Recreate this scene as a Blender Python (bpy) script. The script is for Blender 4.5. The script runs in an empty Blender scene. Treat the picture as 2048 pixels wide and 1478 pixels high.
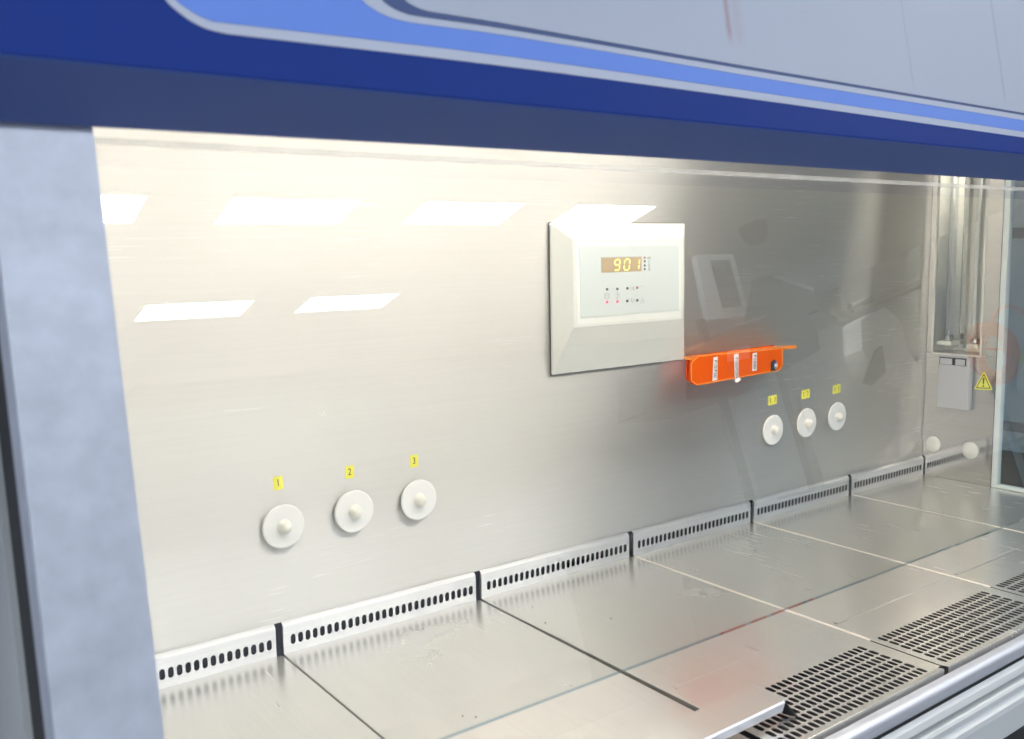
import bpy, bmesh, math, random
from mathutils import Vector, Matrix
random.seed(7)
S = bpy.context.scene
COL = S.collection
rad = math.radians

# ------------------------------------------------------------------ camera
CAM = Vector((-0.12888, -1.07828, 0.49359))
PITCH, YAW, ROLL = rad(-7.13127), rad(36.41440), rad(-1.01516)
FPX = 1876.15            # focal length in pixels of a 2048 px wide frame
_f = Vector((math.sin(YAW)*math.cos(PITCH), math.cos(YAW)*math.cos(PITCH), math.sin(PITCH)))
_r = Vector((math.cos(YAW), -math.sin(YAW), 0.0))
_u = _r.cross(_f)
CR = _r*math.cos(ROLL) + _u*math.sin(ROLL)
CU = -_r*math.sin(ROLL) + _u*math.cos(ROLL)
CF = _f
cd = bpy.data.cameras.new('camera')
cam = bpy.data.objects.new('camera', cd)
COL.objects.link(cam)
m = Matrix(((CR.x, CU.x, -CF.x, CAM.x), (CR.y, CU.y, -CF.y, CAM.y), (CR.z, CU.z, -CF.z, CAM.z), (0, 0, 0, 1)))
cam.matrix_world = m
cd.sensor_width = 36
cd.lens = FPX/2048*36
cd.clip_start = 0.02
cd.clip_end = 60
cd.dof.use_dof = True
cd.dof.focus_distance = 1.5
cd.dof.aperture_fstop = 10.0
S.camera = cam

# ------------------------------------------------------------------ world, exposure
wd = bpy.data.worlds.new('World')
S.world = wd
wd.use_nodes = True
wd.node_tree.nodes['Background'].inputs[0].default_value = (0.75, 0.85, 1.0, 1)
wd.node_tree.nodes['Background'].inputs[1].default_value = 0.05
S.view_settings.view_transform = 'Standard'
S.view_settings.look = 'None'
S.view_settings.gamma = 1
S.view_settings.exposure = 1.27
S.cycles.use_denoising = True
S.cycles.max_bounces = 12
S.cycles.glossy_bounces = 8
S.cycles.transparent_max_bounces = 16
S.cycles.sample_clamp_indirect = 6
PANEL_L = 7.2      # ceiling panels
TUBE_L = 14.0      # fluorescent tube of the cabinet

# ------------------------------------------------------------------ unprojection on known planes
def ray(px, py):
    return (CF + CR*((px-1024)/FPX) + CU*((739-py)/FPX)).normalized()
def onY(px, py, Y=0.0):
    d = ray(px, py); return CAM + d*((Y-CAM.y)/d.y)
def onZ(px, py, Z=0.0):
    d = ray(px, py); return CAM + d*((Z-CAM.z)/d.z)
def onX(px, py, X):
    d = ray(px, py); return CAM + d*((X-CAM.x)/d.x)

# ------------------------------------------------------------------ materials
def new_mat(name):
    mt = bpy.data.materials.new(name); mt.use_nodes = True
    nt = mt.node_tree
    return mt, nt, nt.nodes['Principled BSDF']
def setp(b, **k):
    for n, v in k.items():
        b.inputs[n.replace('_', ' ')].default_value = v
def paint(name, col, rough=0.45, metal=0.0, var=0.05, scale=6, bump=0.0, coat=0.0, bscale=60, spec=0.5):
    mt, nt, b = new_mat(name)
    N = nt.nodes; L = nt.links
    tc = N.new('ShaderNodeTexCoord'); nz = N.new('ShaderNodeTexNoise')
    nz.inputs['Scale'].default_value = scale; nz.inputs['Detail'].default_value = 6
    L.new(tc.outputs['Object'], nz.inputs['Vector'])
    mx = N.new('ShaderNodeMix'); mx.data_type = 'RGBA'
    mx.inputs[6].default_value = tuple(c*(1-var) for c in col)+(1,)
    mx.inputs[7].default_value = tuple(min(1, c*(1+var)) for c in col)+(1,)
    L.new(nz.outputs['Fac'], mx.inputs[0]); L.new(mx.outputs[2], b.inputs['Base Color'])
    mr = N.new('ShaderNodeMapRange'); mr.inputs['To Min'].default_value = rough*0.85; mr.inputs['To Max'].default_value = min(1, rough*1.15)
    L.new(nz.outputs['Fac'], mr.inputs['Value']); L.new(mr.outputs['Result'], b.inputs['Roughness'])
    setp(b, Metallic=metal); b.inputs['Coat Weight'].default_value = coat; b.inputs['Specular IOR Level'].default_value = spec
    if bump:
        n2 = N.new('ShaderNodeTexNoise'); n2.inputs['Scale'].default_value = bscale; n2.inputs['Detail'].default_value = 3
        L.new(tc.outputs['Object'], n2.inputs['Vector'])
        bp = N.new('ShaderNodeBump'); bp.inputs['Strength'].default_value = bump; bp.inputs['Distance'].default_value = 0.002
        L.new(n2.outputs['Fac'], bp.inputs['Height']); L.new(bp.outputs['Normal'], b.inputs['Normal'])
    return mt
def steel(name, rough=0.3, aniso=0.9, tangent=(0, 0, 1), grain=(2, 200, 200), col=(0.63, 0.61, 0.57), wave=0.0, scratch=None, stains=0.0, gstr=0.05, rvar=0.12, metal=1.0, samt=1.0, cvar=1.0, sx=None):
    """brushed stainless steel; tangent = direction along which highlights smear"""
    mt, nt, b = new_mat(name)
    N = nt.nodes; L = nt.links
    setp(b, Metallic=metal, Anisotropic=aniso)
    tg = N.new('ShaderNodeCombineXYZ')
    for i in range(3): tg.inputs[i].default_value = tangent[i]
    L.new(tg.outputs[0], b.inputs['Tangent'])
    geo = N.new('ShaderNodeNewGeometry')
    mp = N.new('ShaderNodeMapping'); mp.inputs['Scale'].default_value = grain
    L.new(geo.outputs['Position'], mp.inputs['Vector'])
    nz = N.new('ShaderNodeTexNoise'); nz.inputs['Scale'].default_value = 1; nz.inputs['Detail'].default_value = 5; nz.inputs['Roughness'].default_value = 0.65
    L.new(mp.outputs['Vector'], nz.inputs['Vector'])
    cl = N.new('ShaderNodeTexNoise'); cl.inputs['Scale'].default_value = 3.2; cl.inputs['Detail'].default_value = 7; cl.inputs['Roughness'].default_value = 0.62
    L.new(geo.outputs['Position'], cl.inputs['Vector'])
    # colour: grain + cloudy wear
    ad = N.new('ShaderNodeMath'); ad.operation = 'ADD'
    m1 = N.new('ShaderNodeMath'); m1.operation = 'MULTIPLY'; m1.inputs[1].default_value = 0.5; L.new(nz.outputs['Fac'], m1.inputs[0])
    m2 = N.new('ShaderNodeMath'); m2.operation = 'MULTIPLY'; m2.inputs[1].default_value = 0.5; L.new(cl.outputs['Fac'], m2.inputs[0])
    L.new(m1.outputs[0], ad.inputs[0]); L.new(m2.outputs[0], ad.inputs[1])
    cr = N.new('ShaderNodeValToRGB')
    cr.color_ramp.elements[0].position = 0.3; cr.color_ramp.elements[0].color = tuple(c*(1-0.12*cvar) for c in col)+(1,)
    cr.color_ramp.elements[1].position = 0.7; cr.color_ramp.elements[1].color = tuple(min(1, c*(1+0.1*cvar)) for c in col)+(1,)
    L.new(ad.outputs[0], cr.inputs[0])
    colout = cr.outputs[0]
    mr = N.new('ShaderNodeMapRange'); mr.inputs['From Min'].default_value = 0.25; mr.inputs['From Max'].default_value = 0.75
    mr.inputs['To Min'].default_value = rough*(1-rvar); mr.inputs['To Max'].default_value = rough*(1+rvar)
    L.new(cl.outputs['Fac'], mr.inputs['Value'])
    rout = mr.outputs[0]
    if stains:
        st = N.new('ShaderNodeTexNoise'); st.inputs['Scale'].default_value = 5.5; st.inputs['Detail'].default_value = 9; st.inputs['Distortion'].default_value = 0.3
        L.new(geo.outputs['Position'], st.inputs['Vector'])
        rs = N.new('ShaderNodeValToRGB'); rs.color_ramp.elements[0].position = 0.58; rs.color_ramp.elements[0].color = (0, 0, 0, 1)
        rs.color_ramp.elements[1].position = 0.80; rs.color_ramp.elements[1].color = (1, 1, 1, 1)
        L.new(st.outputs['Fac'], rs.inputs[0])
        ms = N.new('ShaderNodeMath'); ms.operation = 'MULTIPLY'; ms.inputs[1].default_value = stains; L.new(rs.outputs[0], ms.inputs[0])
        mx = N.new('ShaderNodeMix'); mx.data_type = 'RGBA'; mx.inputs[7].default_value = (0.42, 0.36, 0.29, 1)
        L.new(ms.outputs[0], mx.inputs[0]); L.new(colout, mx.inputs[6]); colout = mx.outputs[2]
        a2 = N.new('ShaderNodeMath'); a2.operation = 'MULTIPLY_ADD'; a2.inputs[1].default_value = 0.05
        L.new(ms.outputs[0], a2.inputs[0]); L.new(rout, a2.inputs[2]); rout = a2.outputs[0]
    if scratch:
        # bundles of fine scratches (stretched noise) inside soft patches
        mp2 = N.new('ShaderNodeMapping'); mp2.inputs['Scale'].default_value = scratch; mp2.inputs['Rotation'].default_value = (rad(9), rad(-14), rad(7))
        L.new(geo.outputs['Position'], mp2.inputs['Vector'])
        s1 = N.new('ShaderNodeTexNoise'); s1.inputs['Scale'].default_value = 1; s1.inputs['Detail'].default_value = 2; s1.inputs['Distortion'].default_value = 0.6
        L.new(mp2.outputs['Vector'], s1.inputs['Vector'])
        r1 = N.new('ShaderNodeValToRGB'); r1.color_ramp.elements[0].position = 0.61; r1.color_ramp.elements[0].color = (0, 0, 0, 1); r1.color_ramp.elements[1].position = 0.72
        L.new(s1.outputs['Fac'], r1.inputs[0])
        s2 = N.new('ShaderNodeTexNoise'); s2.inputs['Scale'].default_value = 5.0; s2.inputs['Detail'].default_value = 3
        L.new(geo.outputs['Position'], s2.inputs['Vector'])
        r2 = N.new('ShaderNodeValToRGB'); r2.color_ramp.elements[0].position = 0.5; r2.color_ramp.elements[0].color = (0, 0, 0, 1); r2.color_ramp.elements[1].position = 0.66
        s2o = s2.outputs['Fac']
        if sx is not None:      # busier wear towards the right-hand half
            sp = N.new('ShaderNodeSeparateXYZ'); L.new(geo.outputs['Position'], sp.inputs[0])
            mq = N.new('ShaderNodeMapRange'); mq.inputs['From Min'].default_value = sx; mq.inputs['From Max'].default_value = sx+0.25
            mq.inputs['To Min'].default_value = -0.06; mq.inputs['To Max'].default_value = 0.09; L.new(sp.outputs[0], mq.inputs['Value'])
            m0 = N.new('ShaderNodeMath'); m0.operation = 'ADD'; L.new(s2o, m0.inputs[0]); L.new(mq.outputs[0], m0.inputs[1]); s2o = m0.outputs[0]
        L.new(s2o, r2.inputs[0])
        mm = N.new('ShaderNodeMath'); mm.operation = 'MULTIPLY'; L.new(r1.outputs[0], mm.inputs[0]); L.new(r2.outputs[0], mm.inputs[1])
        mq = N.new('ShaderNodeMath'); mq.operation = 'MULTIPLY'; mq.inputs[1].default_value = samt; L.new(mm.outputs[0], mq.inputs[0]); mm = mq
        a3 = N.new('ShaderNodeMath'); a3.operation = 'MULTIPLY_ADD'; a3.inputs[1].default_value = 0.28
        L.new(mm.outputs[0], a3.inputs[0]); L.new(rout, a3.inputs[2]); rout = a3.outputs[0]
        mx = N.new('ShaderNodeMix'); mx.data_type = 'RGBA'; mx.inputs[7].default_value = (0.9, 0.9, 0.92, 1)
        L.new(mm.outputs[0], mx.inputs[0]); L.new(colout, mx.inputs[6]); colout = mx.outputs[2]
    L.new(colout, b.inputs['Base Color']); L.new(rout, b.inputs['Roughness'])
    bp = N.new('ShaderNodeBump'); bp.inputs['Strength'].default_value = gstr; bp.inputs['Distance'].default_value = 0.0006
    L.new(nz.outputs['Fac'], bp.inputs['Height'])
    if wave:
        wv = N.new('ShaderNodeTexNoise'); wv.inputs['Scale'].default_value = 2.6; wv.inputs['Detail'].default_value = 1
        L.new(geo.outputs['Position'], wv.inputs['Vector'])
        b2 = N.new('ShaderNodeBump'); b2.inputs['Strength'].default_value = 1.0; b2.inputs['Distance'].default_value = wave
        L.new(wv.outputs['Fac'], b2.inputs['Height']); L.new(b2.outputs['Normal'], bp.inputs['Normal'])
    L.new(bp.outputs['Normal'], b.inputs['Normal'])
    return mt
def emit(name, col, strength):
    mt, nt, b = new_mat(name)
    b.inputs['Base Color'].default_value = tuple(col)+(1,)
    b.inputs['Emission Color'].default_value = tuple(col)+(1,)
    b.inputs['Emission Strength'].default_value = strength
    return mt
def clear_glass(name, tint=(0.97, 0.99, 0.98), f0=0.08, both=True):
    mt, nt, b = new_mat(name)
    N = nt.nodes; L = nt.links
    N.remove(b)
    out = N['Material Output']
    tr = N.new('ShaderNodeBsdfTransparent'); tr.inputs[0].default_value = tuple(tint)+(1,)
    if f0 <= 0:
        L.new(tr.outputs[0], out.inputs[0]); return mt
    gl = N.new('ShaderNodeBsdfGlossy'); gl.inputs['Roughness'].default_value = 0.0; gl.inputs['Color'].default_value = (1, 1, 1, 1)
    lw = N.new('ShaderNodeLayerWeight'); lw.inputs['Blend'].default_value = 0.5
    pw = N.new('ShaderNodeMath'); pw.operation = 'POWER'; pw.inputs[1].default_value = 4
    L.new(lw.outputs['Facing'], pw.inputs[0])
    ma = N.new('ShaderNodeMath'); ma.operation = 'MULTIPLY_ADD'; ma.inputs[1].default_value = 1-f0; ma.inputs[2].default_value = f0
    L.new(pw.outputs[0], ma.inputs[0])
    mx = N.new('ShaderNodeMixShader'); L.new(ma.outputs[0], mx.inputs[0]); L.new(tr.outputs[0], mx.inputs[1]); L.new(gl.outputs[0], mx.inputs[2])
    L.new(mx.outputs[0], out.inputs[0])
    return mt

M = {}
M['wall_steel'] = steel('brushed_back_wall_steel', rough=0.50, aniso=1.0, tangent=(0, 0, 1), grain=(3, 260, 260), col=(0.70, 0.688, 0.665), scratch=(14, 420, 420), metal=0.91, gstr=0.025, cvar=0.45, samt=1.0, sx=0.95)
M['side_steel'] = steel('polished_side_steel', rough=0.08, aniso=0.5, tangent=(0, 0, 1), grain=(260, 3, 260), col=(0.63, 0.62, 0.585), wave=0.0008, gstr=0.02)
M['tray_steel'] = steel('worn_tray_steel', rough=0.26, aniso=0.6, tangent=(0, 1, 0), cvar=0.6, gstr=0.02, grain=(240, 4, 240), col=(0.83, 0.815, 0.775), scratch=(150, 9, 150), stains=0.10, wave=0.0003, rvar=0.08, metal=0.82, samt=0.08, sx=0.8)
M['strip_steel'] = steel('vent_strip_steel', rough=0.43, aniso=1.0, tangent=(0, 0, 1), grain=(3, 200, 200), col=(0.74, 0.74, 0.75), metal=0.86)
M['edge_glint'] = steel('tray_edge_glint', rough=0.5, aniso=0.0, grain=(80, 4, 80), col=(0.90, 0.86, 0.78), metal=0.35)  # pale colour stands in for light caught by the tray folds
M['rail_steel'] = steel('front_rail_steel', rough=0.42, aniso=0.6, tangent=(0, 0.7, 0.7), grain=(3, 200, 200), col=(0.72, 0.73, 0.78), metal=0.7)
M['mirror_steel'] = steel('mirror_recess_steel', rough=0.30, aniso=0.9, tangent=(0, 0, 1), grain=(50, 50, 2), col=(0.74, 0.72, 0.68), wave=0.001, metal=0.85)
M['pillar_alu'] = paint('anodised_pillar_grey', (0.60, 0.64, 0.73), rough=0.45, metal=0.3, var=0.22, scale=60, bump=0.05)
M['navy'] = paint('dark_blue_enamel', (0.014, 0.046, 0.27), rough=0.5, var=0.07, scale=14, spec=0.1)
M['lip_sheen_navy'] = paint('navy_lip_painted_sheen', (0.060, 0.108, 0.33), rough=0.5, var=0.07, scale=14)  # fascia enamel lightened: interior light reflected by the lip is in the colour
M['print_grey'] = paint('pale_grey_print', (0.50, 0.55, 0.68), rough=0.4, var=0.03)
M['print_blue'] = paint('light_blue_print', (0.14, 0.29, 0.85), rough=0.4, var=0.03, spec=0.3)
M['print_navy'] = paint('thin_navy_print', (0.012, 0.055, 0.22), rough=0.4, var=0.03)
M['gasket'] = paint('black_rubber_gasket', (0.02, 0.022, 0.022), rough=0.6, var=0.2)
M['outer'] = paint('pale_grey_enamel', (0.60, 0.62, 0.62), rough=0.45, var=0.03)
M['white_plastic'] = paint('white_plastic', (0.86, 0.86, 0.85), rough=0.4, var=0.02)
M['ivory_plastic'] = paint('ivory_plastic', (0.80, 0.79, 0.72), rough=0.38, var=0.02)
M['panel_plastic'] = paint('off_white_moulded_plastic', (0.60, 0.61, 0.58), rough=0.42, var=0.02, bump=0.03, bscale=400)
M['membrane'] = paint('pale_grey_membrane', (0.52, 0.565, 0.56), rough=0.35, var=0.02)
M['membrane_rim'] = paint('cream_membrane_border', (0.66, 0.67, 0.64), rough=0.4, var=0.02)
M['display'] = paint('amber_display_window', (0.40, 0.31, 0.22), rough=0.3, var=0.08, scale=40)
M['segment_off'] = paint('unlit_segment', (0.42, 0.31, 0.13), rough=0.3)
M['segment_on'] = emit('lit_yellow_segment', (0.80, 0.75, 0.16), 0.55)
M['print_black'] = paint('black_print', (0.03, 0.03, 0.03), rough=0.5)
M['print_faint'] = paint('faint_grey_print', (0.44, 0.47, 0.46), rough=0.5)
M['print_dot'] = paint('dark_indicator', (0.09, 0.08, 0.08), rough=0.3)
M['led_red'] = emit('red_indicator', (0.75, 0.06, 0.14), 0.7)
M['led_dim'] = paint('dim_red_indicator', (0.40, 0.16, 0.16), rough=0.3)
M['yellow'] = paint('yellow_label', (0.88, 0.84, 0.10), rough=0.5, var=0.04)
M['paper'] = paint('white_paper_label', (0.84, 0.80, 0.80), rough=0.6, var=0.03)
M['socket_grey'] = paint('grey_socket_plastic', (0.52, 0.52, 0.54), rough=0.5, var=0.03, bump=0.08, bscale=300)
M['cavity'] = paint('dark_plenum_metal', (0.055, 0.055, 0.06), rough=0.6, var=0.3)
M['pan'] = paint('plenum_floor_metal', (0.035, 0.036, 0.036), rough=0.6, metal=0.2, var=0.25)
M['chamber'] = paint('white_chamber_ceiling', (0.72, 0.71, 0.67), rough=0.6, var=0.03)
M['tube'] = emit('fluorescent_tube', (1.0, 0.937, 0.87), TUBE_L)
M['cap_metal'] = paint('lamp_cap_metal', (0.62, 0.62, 0.63), rough=0.25, metal=1.0, var=0.15, scale=60)
M['glass'] = clear_glass('sash_glass', (0.97, 0.985, 0.98), 0.11)
M['glass_back'] = clear_glass('sash_glass_inner_face', (0.99, 1.0, 0.995), 0.0)
M['side_glass'] = clear_glass('side_window_glass', (0.90, 0.95, 0.96), 0.08)
M['glass_edge'] = clear_glass('ground_glass_edge', (0.24, 0.43, 0.56), 0.10)
M['lamp_glass'] = clear_glass('uv_lamp_glass', (0.93, 0.94, 0.95), 0.16)
M['frame_pale'] = paint('pale_window_frame', (0.74, 0.80, 0.79), rough=0.35, var=0.02)
M['panel_light'] = emit('ceiling_light_diffuser', (0.88, 0.93, 1.0), PANEL_L)
M['room_wall'] = paint('lilac_grey_wall_paint', (0.72, 0.74, 0.80), rough=0.8, var=0.03, bump=0.1)
M['room_ceiling'] = paint('white_ceiling_paint', (0.72, 0.72, 0.71), rough=0.85, var=0.02)
M['room_floor'] = paint('grey_vinyl_floor', (0.36, 0.38, 0.40), rough=0.4, var=0.1)
M['teal_enamel'] = paint('teal_grey_enamel', (0.38, 0.50, 0.55), rough=0.5, var=0.12, scale=4)
M['dark_enamel'] = paint('dark_grey_enamel', (0.06, 0.065, 0.07), rough=0.5, var=0.1)
M['bench'] = paint('pale_bench_laminate', (0.45, 0.45, 0.44), rough=0.45)
M['orange_cord'] = paint('orange_cord_rubber', (0.95, 0.22, 0.05), rough=0.45)
M['crumb'] = paint('brown_crumb', (0.16, 0.06, 0.03), rough=0.7)
M['screen_black'] = paint('black_screen', (0.02, 0.022, 0.025), rough=0.15)

def highlight_film():  # translucent white for the highlight line on the sash
    mt, nt, b = new_mat('translucent_highlight')
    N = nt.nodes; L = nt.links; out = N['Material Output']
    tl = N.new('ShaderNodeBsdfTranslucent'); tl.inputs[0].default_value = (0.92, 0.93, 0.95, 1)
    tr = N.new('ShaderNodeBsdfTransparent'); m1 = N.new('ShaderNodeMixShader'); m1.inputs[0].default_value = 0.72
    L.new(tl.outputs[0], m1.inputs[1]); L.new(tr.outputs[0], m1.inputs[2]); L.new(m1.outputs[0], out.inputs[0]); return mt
M['highlight_film'] = highlight_film()
def acrylic(name, col, k):
    mt, nt, b = new_mat(name)
    N = nt.nodes; L = nt.links
    out = N['Material Output']
    setp(b, Roughness=0.15); b.inputs['Base Color'].default_value = tuple(col)+(1,)
    b.inputs['Coat Weight'].default_value = 0.3
    tl = N.new('ShaderNodeBsdfTranslucent'); tl.inputs[0].default_value = tuple(col)+(1,)
    tr = N.new('ShaderNodeBsdfTransparent'); tr.inputs[0].default_value = (1.0, col[1]*1.2+0.05, 0.02, 1)
    m1 = N.new('ShaderNodeMixShader'); m1.inputs[0].default_value = 0.15
    L.new(b.outputs[0], m1.inputs[1]); L.new(tl.outputs[0], m1.inputs[2])
    m2 = N.new('ShaderNodeMixShader'); m2.inputs[0].default_value = k
    L.new(m1.outputs[0], m2.inputs[1]); L.new(tr.outputs[0], m2.inputs[2]); L.new(m2.outputs[0], out.inputs[0])
    return mt
M['acrylic'] = acrylic('orange_acrylic', (1.0, 0.185, 0.014), 0.36)
M['acrylic_edge'] = acrylic('orange_acrylic_edge', (1.0, 0.36, 0.06), 0.05)

# ------------------------------------------------------------------ object helpers
def empty(name, label=None, cat=None, loc=(0, 0, 0), group=None, kind=None):
    o = bpy.data.objects.new(name, None); COL.objects.link(o); o.location = loc
    o.empty_display_size = 0.05
    tag(o, label, cat, group, kind); return o
def tag(o, label=None, cat=None, group=None, kind=None):
    if label: o['label'] = label
    if cat: o['category'] = cat
    if group: o['group'] = group
    if kind: o['kind'] = kind
    return o
class MB:
    def __init__(s): s.v = []; s.f = []; s.mi = []; s.smooth = []
    def add(s, vs, fs, mi=0, sm=False):
        n = len(s.v); s.v += [tuple(v) for v in vs]
        for f in fs: s.f.append([i+n for i in f]); s.mi.append(mi); s.smooth.append(sm)
        return s
    def box(s, x0, x1, y0, y1, z0, z1, mi=0):
        vs = [(x, y, z) for x in (x0, x1) for y in (y0, y1) for z in (z0, z1)]
        return s.add(vs, [(0, 1, 3, 2), (4, 6, 7, 5), (0, 4, 5, 1), (2, 3, 7, 6), (0, 2, 6, 4), (1, 5, 7, 3)], mi)
    def prism(s, pts, d, mi=0, cap=True, sm=False):
        """pts: closed polygon of 3-D points, swept by vector d"""
        n = len(pts); d = Vector(d); pts = [Vector(p) for p in pts]
        vs = pts + [p+d for p in pts]
        fs = [(i, (i+1) % n, (i+1) % n+n, i+n) for i in range(n)]
        s.add(vs, fs, mi, sm)
        if cap:
            s.add(vs, [tuple(range(n))[::-1], tuple(range(n, 2*n))], mi)
        return s
    def lathe(s, prof, origin, axis, seg=32, mi=0, sm=True):
        """prof: list of (radius, distance along axis)"""
        a = Vector(axis).normalized(); t = Vector((0, 0, 1)) if abs(a.z) < 0.9 else Vector((1, 0, 0))
        e1 = a.cross(t).normalized(); e2 = a.cross(e1); o = Vector(origin)
        vs = []
        for r_, h in prof:
            for k in range(seg):
                an = 2*math.pi*k/seg
                vs.append(o+a*h+(e1*math.cos(an)+e2*math.sin(an))*r_)
        fs = []
        for j in range(len(prof)-1):
            for k in range(seg):
                k2 = (k+1) % seg
                fs.append((j*seg+k, j*seg+k2, (j+1)*seg+k2, (j+1)*seg+k))
        s.add(vs, fs, mi, sm)
        if prof[-1][0] > 1e-6: s.add(vs[-seg:], [tuple(range(seg))], mi)
        if prof[0][0] > 1e-6: s.add(vs[:seg], [tuple(range(seg))[::-1]], mi)
        return s
    def tube(s, pts, r, seg=8, mi=0):
        pts = [Vector(p) for p in pts]; vs = []; up = Vector((0.13, 0.2, 0.97))
        for i, p in enumerate(pts):
            t = (pts[min(i+1, len(pts)-1)]-pts[max(i-1, 0)]).normalized()
            e1 = t.cross(up).normalized(); e2 = t.cross(e1)
            for k in range(seg):
                an = 2*math.pi*k/seg; vs.append(p+(e1*math.cos(an)+e2*math.sin(an))*r)
        fs = [(j*seg+k, j*seg+(k+1) % seg, (j+1)*seg+(k+1) % seg, (j+1)*seg+k) for j in range(len(pts)-1) for k in range(seg)]
        s.add(vs, fs, mi, True)
        s.add(vs[:seg], [tuple(range(seg))], mi); s.add(vs[-seg:], [tuple(range(seg))], mi)
        return s
    def build(s, name, mats, parent=None, bevel=0.0, seg=2, label=None, merge=False, loc=None, recalc=True):
        me = bpy.data.meshes.new(name)
        vs = s.v
        if loc is not None: vs = [(v[0]-loc[0], v[1]-loc[1], v[2]-loc[2]) for v in vs]
        me.from_pydata(vs, [], s.f)
        if not isinstance(mats, (list, tuple)): mats = [mats]
        for mt in mats: me.materials.append(mt)
        for p, mi, sm in zip(me.polygons, s.mi, s.smooth): p.material_index = mi; p.use_smooth = sm
        if recalc or merge:
            bm = bmesh.new(); bm.from_mesh(me)
            if merge: bmesh.ops.remove_doubles(bm, verts=bm.verts, dist=1e-5)
            bmesh.ops.recalc_face_normals(bm, faces=bm.faces); bm.to_mesh(me); bm.free()
        o = bpy.data.objects.new(name, me); COL.objects.link(o)
        if parent is not None:
            o.parent = parent
            pl = Vector((0, 0, 0)); q = parent
            while q is not None: pl += q.location; q = q.parent
            base = Vector(loc) if loc is not None else Vector((0, 0, 0))
            o.location = base-pl
        elif loc is not None: o.location = loc
        if bevel:
            bv = o.modifiers.new('bevel', 'BEVEL'); bv.width = bevel; bv.segments = seg; bv.limit_method = 'ANGLE'; bv.angle_limit = rad(40)
        if label: o['label'] = label
        return o

def text_mesh(txt, size, mat, name, parent, origin, ex, ey, squash=1.0, bold=0.0, depth=0.0003):
    """flat raised lettering: origin = centre, ex / ey = reading direction and up direction"""
    cu = bpy.data.curves.new('lettering', 'FONT'); cu.body = txt; cu.size = size; cu.align_x = 'CENTER'; cu.align_y = 'CENTER'
    cu.offset = bold; cu.resolution_u = 3; cu.extrude = depth/2
    to = bpy.data.objects.new('lettering', cu); COL.objects.link(to)
    dg = bpy.context.evaluated_depsgraph_get(); me = bpy.data.meshes.new_from_object(to.evaluated_get(dg))
    bpy.data.objects.remove(to); bpy.data.curves.remove(cu)
    ex = Vector(ex).normalized(); ey = Vector(ey).normalized(); ez = ex.cross(ey); o = Vector(origin)
    for v in me.vertices:
        c = v.co.copy(); v.co = o+ex*c.x*squash+ey*c.y+ez*c.z
    me.materials.clear(); me.materials.append(mat)
    ob = bpy.data.objects.new(name, me); COL.objects.link(ob)
    if parent is not None:
        ob.parent = parent; pl = Vector((0, 0, 0)); q = parent
        while q is not None: pl += q.location; q = q.parent
        ob.location = -pl
    return ob

def slot_cell(mb, mapf, u0, u1, v0, v1, su, sv, along='v', depth=0.0012, mi=0, nseg=4):
    """one rectangular cell with a rounded slot su wide and sv long, mapped by mapf(u, v, d)"""
    uc, vc = (u0+u1)/2, (v0+v1)/2
    r_ = su/2; h = sv/2-r_; P = []
    for k in range(nseg+1):
        a = math.pi*k/nseg; P.append((r_*math.cos(a), h+r_*math.sin(a)))
    for k in range(nseg+1):
        a = math.pi+math.pi*k/nseg; P.append((r_*math.cos(a), -h+r_*math.sin(a)))
    hw, hh = (u1-u0)/2, (v1-v0)/2
    O = []
    for (a, b_) in P:
        # project to the rectangle
        ka = hw/abs(a) if abs(a) > 1e-9 else 1e9; kb = hh/abs(b_) if abs(b_) > 1e-9 else 1e9
        k = min(ka, kb); O.append([a*k, b_*k])
    for cx_, cy_ in ((hw, hh), (-hw, hh), (-hw, -hh), (hw, -hh)):
        i = min(range(len(O)), key=lambda j: (O[j][0]-cx_)**2+(O[j][1]-cy_)**2); O[i] = [cx_, cy_]
    n = len(P)
    vs = [mapf(uc+a, vc+b_, 0) for a, b_ in O]+[mapf(uc+a, vc+b_, 0) for a, b_ in P]+[mapf(uc+a, vc+b_, depth) for a, b_ in P]
    fs = [(i, (i+1) % n, n+(i+1) % n, n+i) for i in range(n)]+[(n+i, n+(i+1) % n, 2*n+(i+1) % n, 2*n+i) for i in range(n)]
    mb.add(vs, fs, mi)

TAN = math.tan(rad(10.6)); TC = math.cos(rad(10.6)); TS = math.sin(rad(10.6))
XR = 1.768            # right side wall
X0 = -0.004           # inner edge of left pillar

# ================================================================== the room (seen only in reflections and past the cabinet)
def struct(name, mb, mat): 
    o = mb.build(name, mat); tag(o, kind='structure'); return o
struct('floor', MB().box(-3.2, 8.2, -7.2, 1.6, -0.95, -0.90), M['room_floor'])
struct('ceiling', MB().box(-3.2, 8.2, -7.2, 1.6, 2.012, 2.06), M['room_ceiling'])
struct('wall_behind_cabinet', MB().box(-3.2, 8.2, 1.5, 1.6, -0.9, 2.012), M['room_wall'])
struct('wall_opposite', MB().box(-3.2, 8.2, -7.2, -7.1, -0.9, 2.012), M['room_wall'])
struct('wall_left', MB().box(-3.2, -3.1, -7.1, 1.5, -0.9, 2.012), M['room_wall'])
struct('wall_right', MB().box(8.1, 8.2, -7.1, 1.5, -0.9, 2.012), M['room_wall'])

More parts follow.
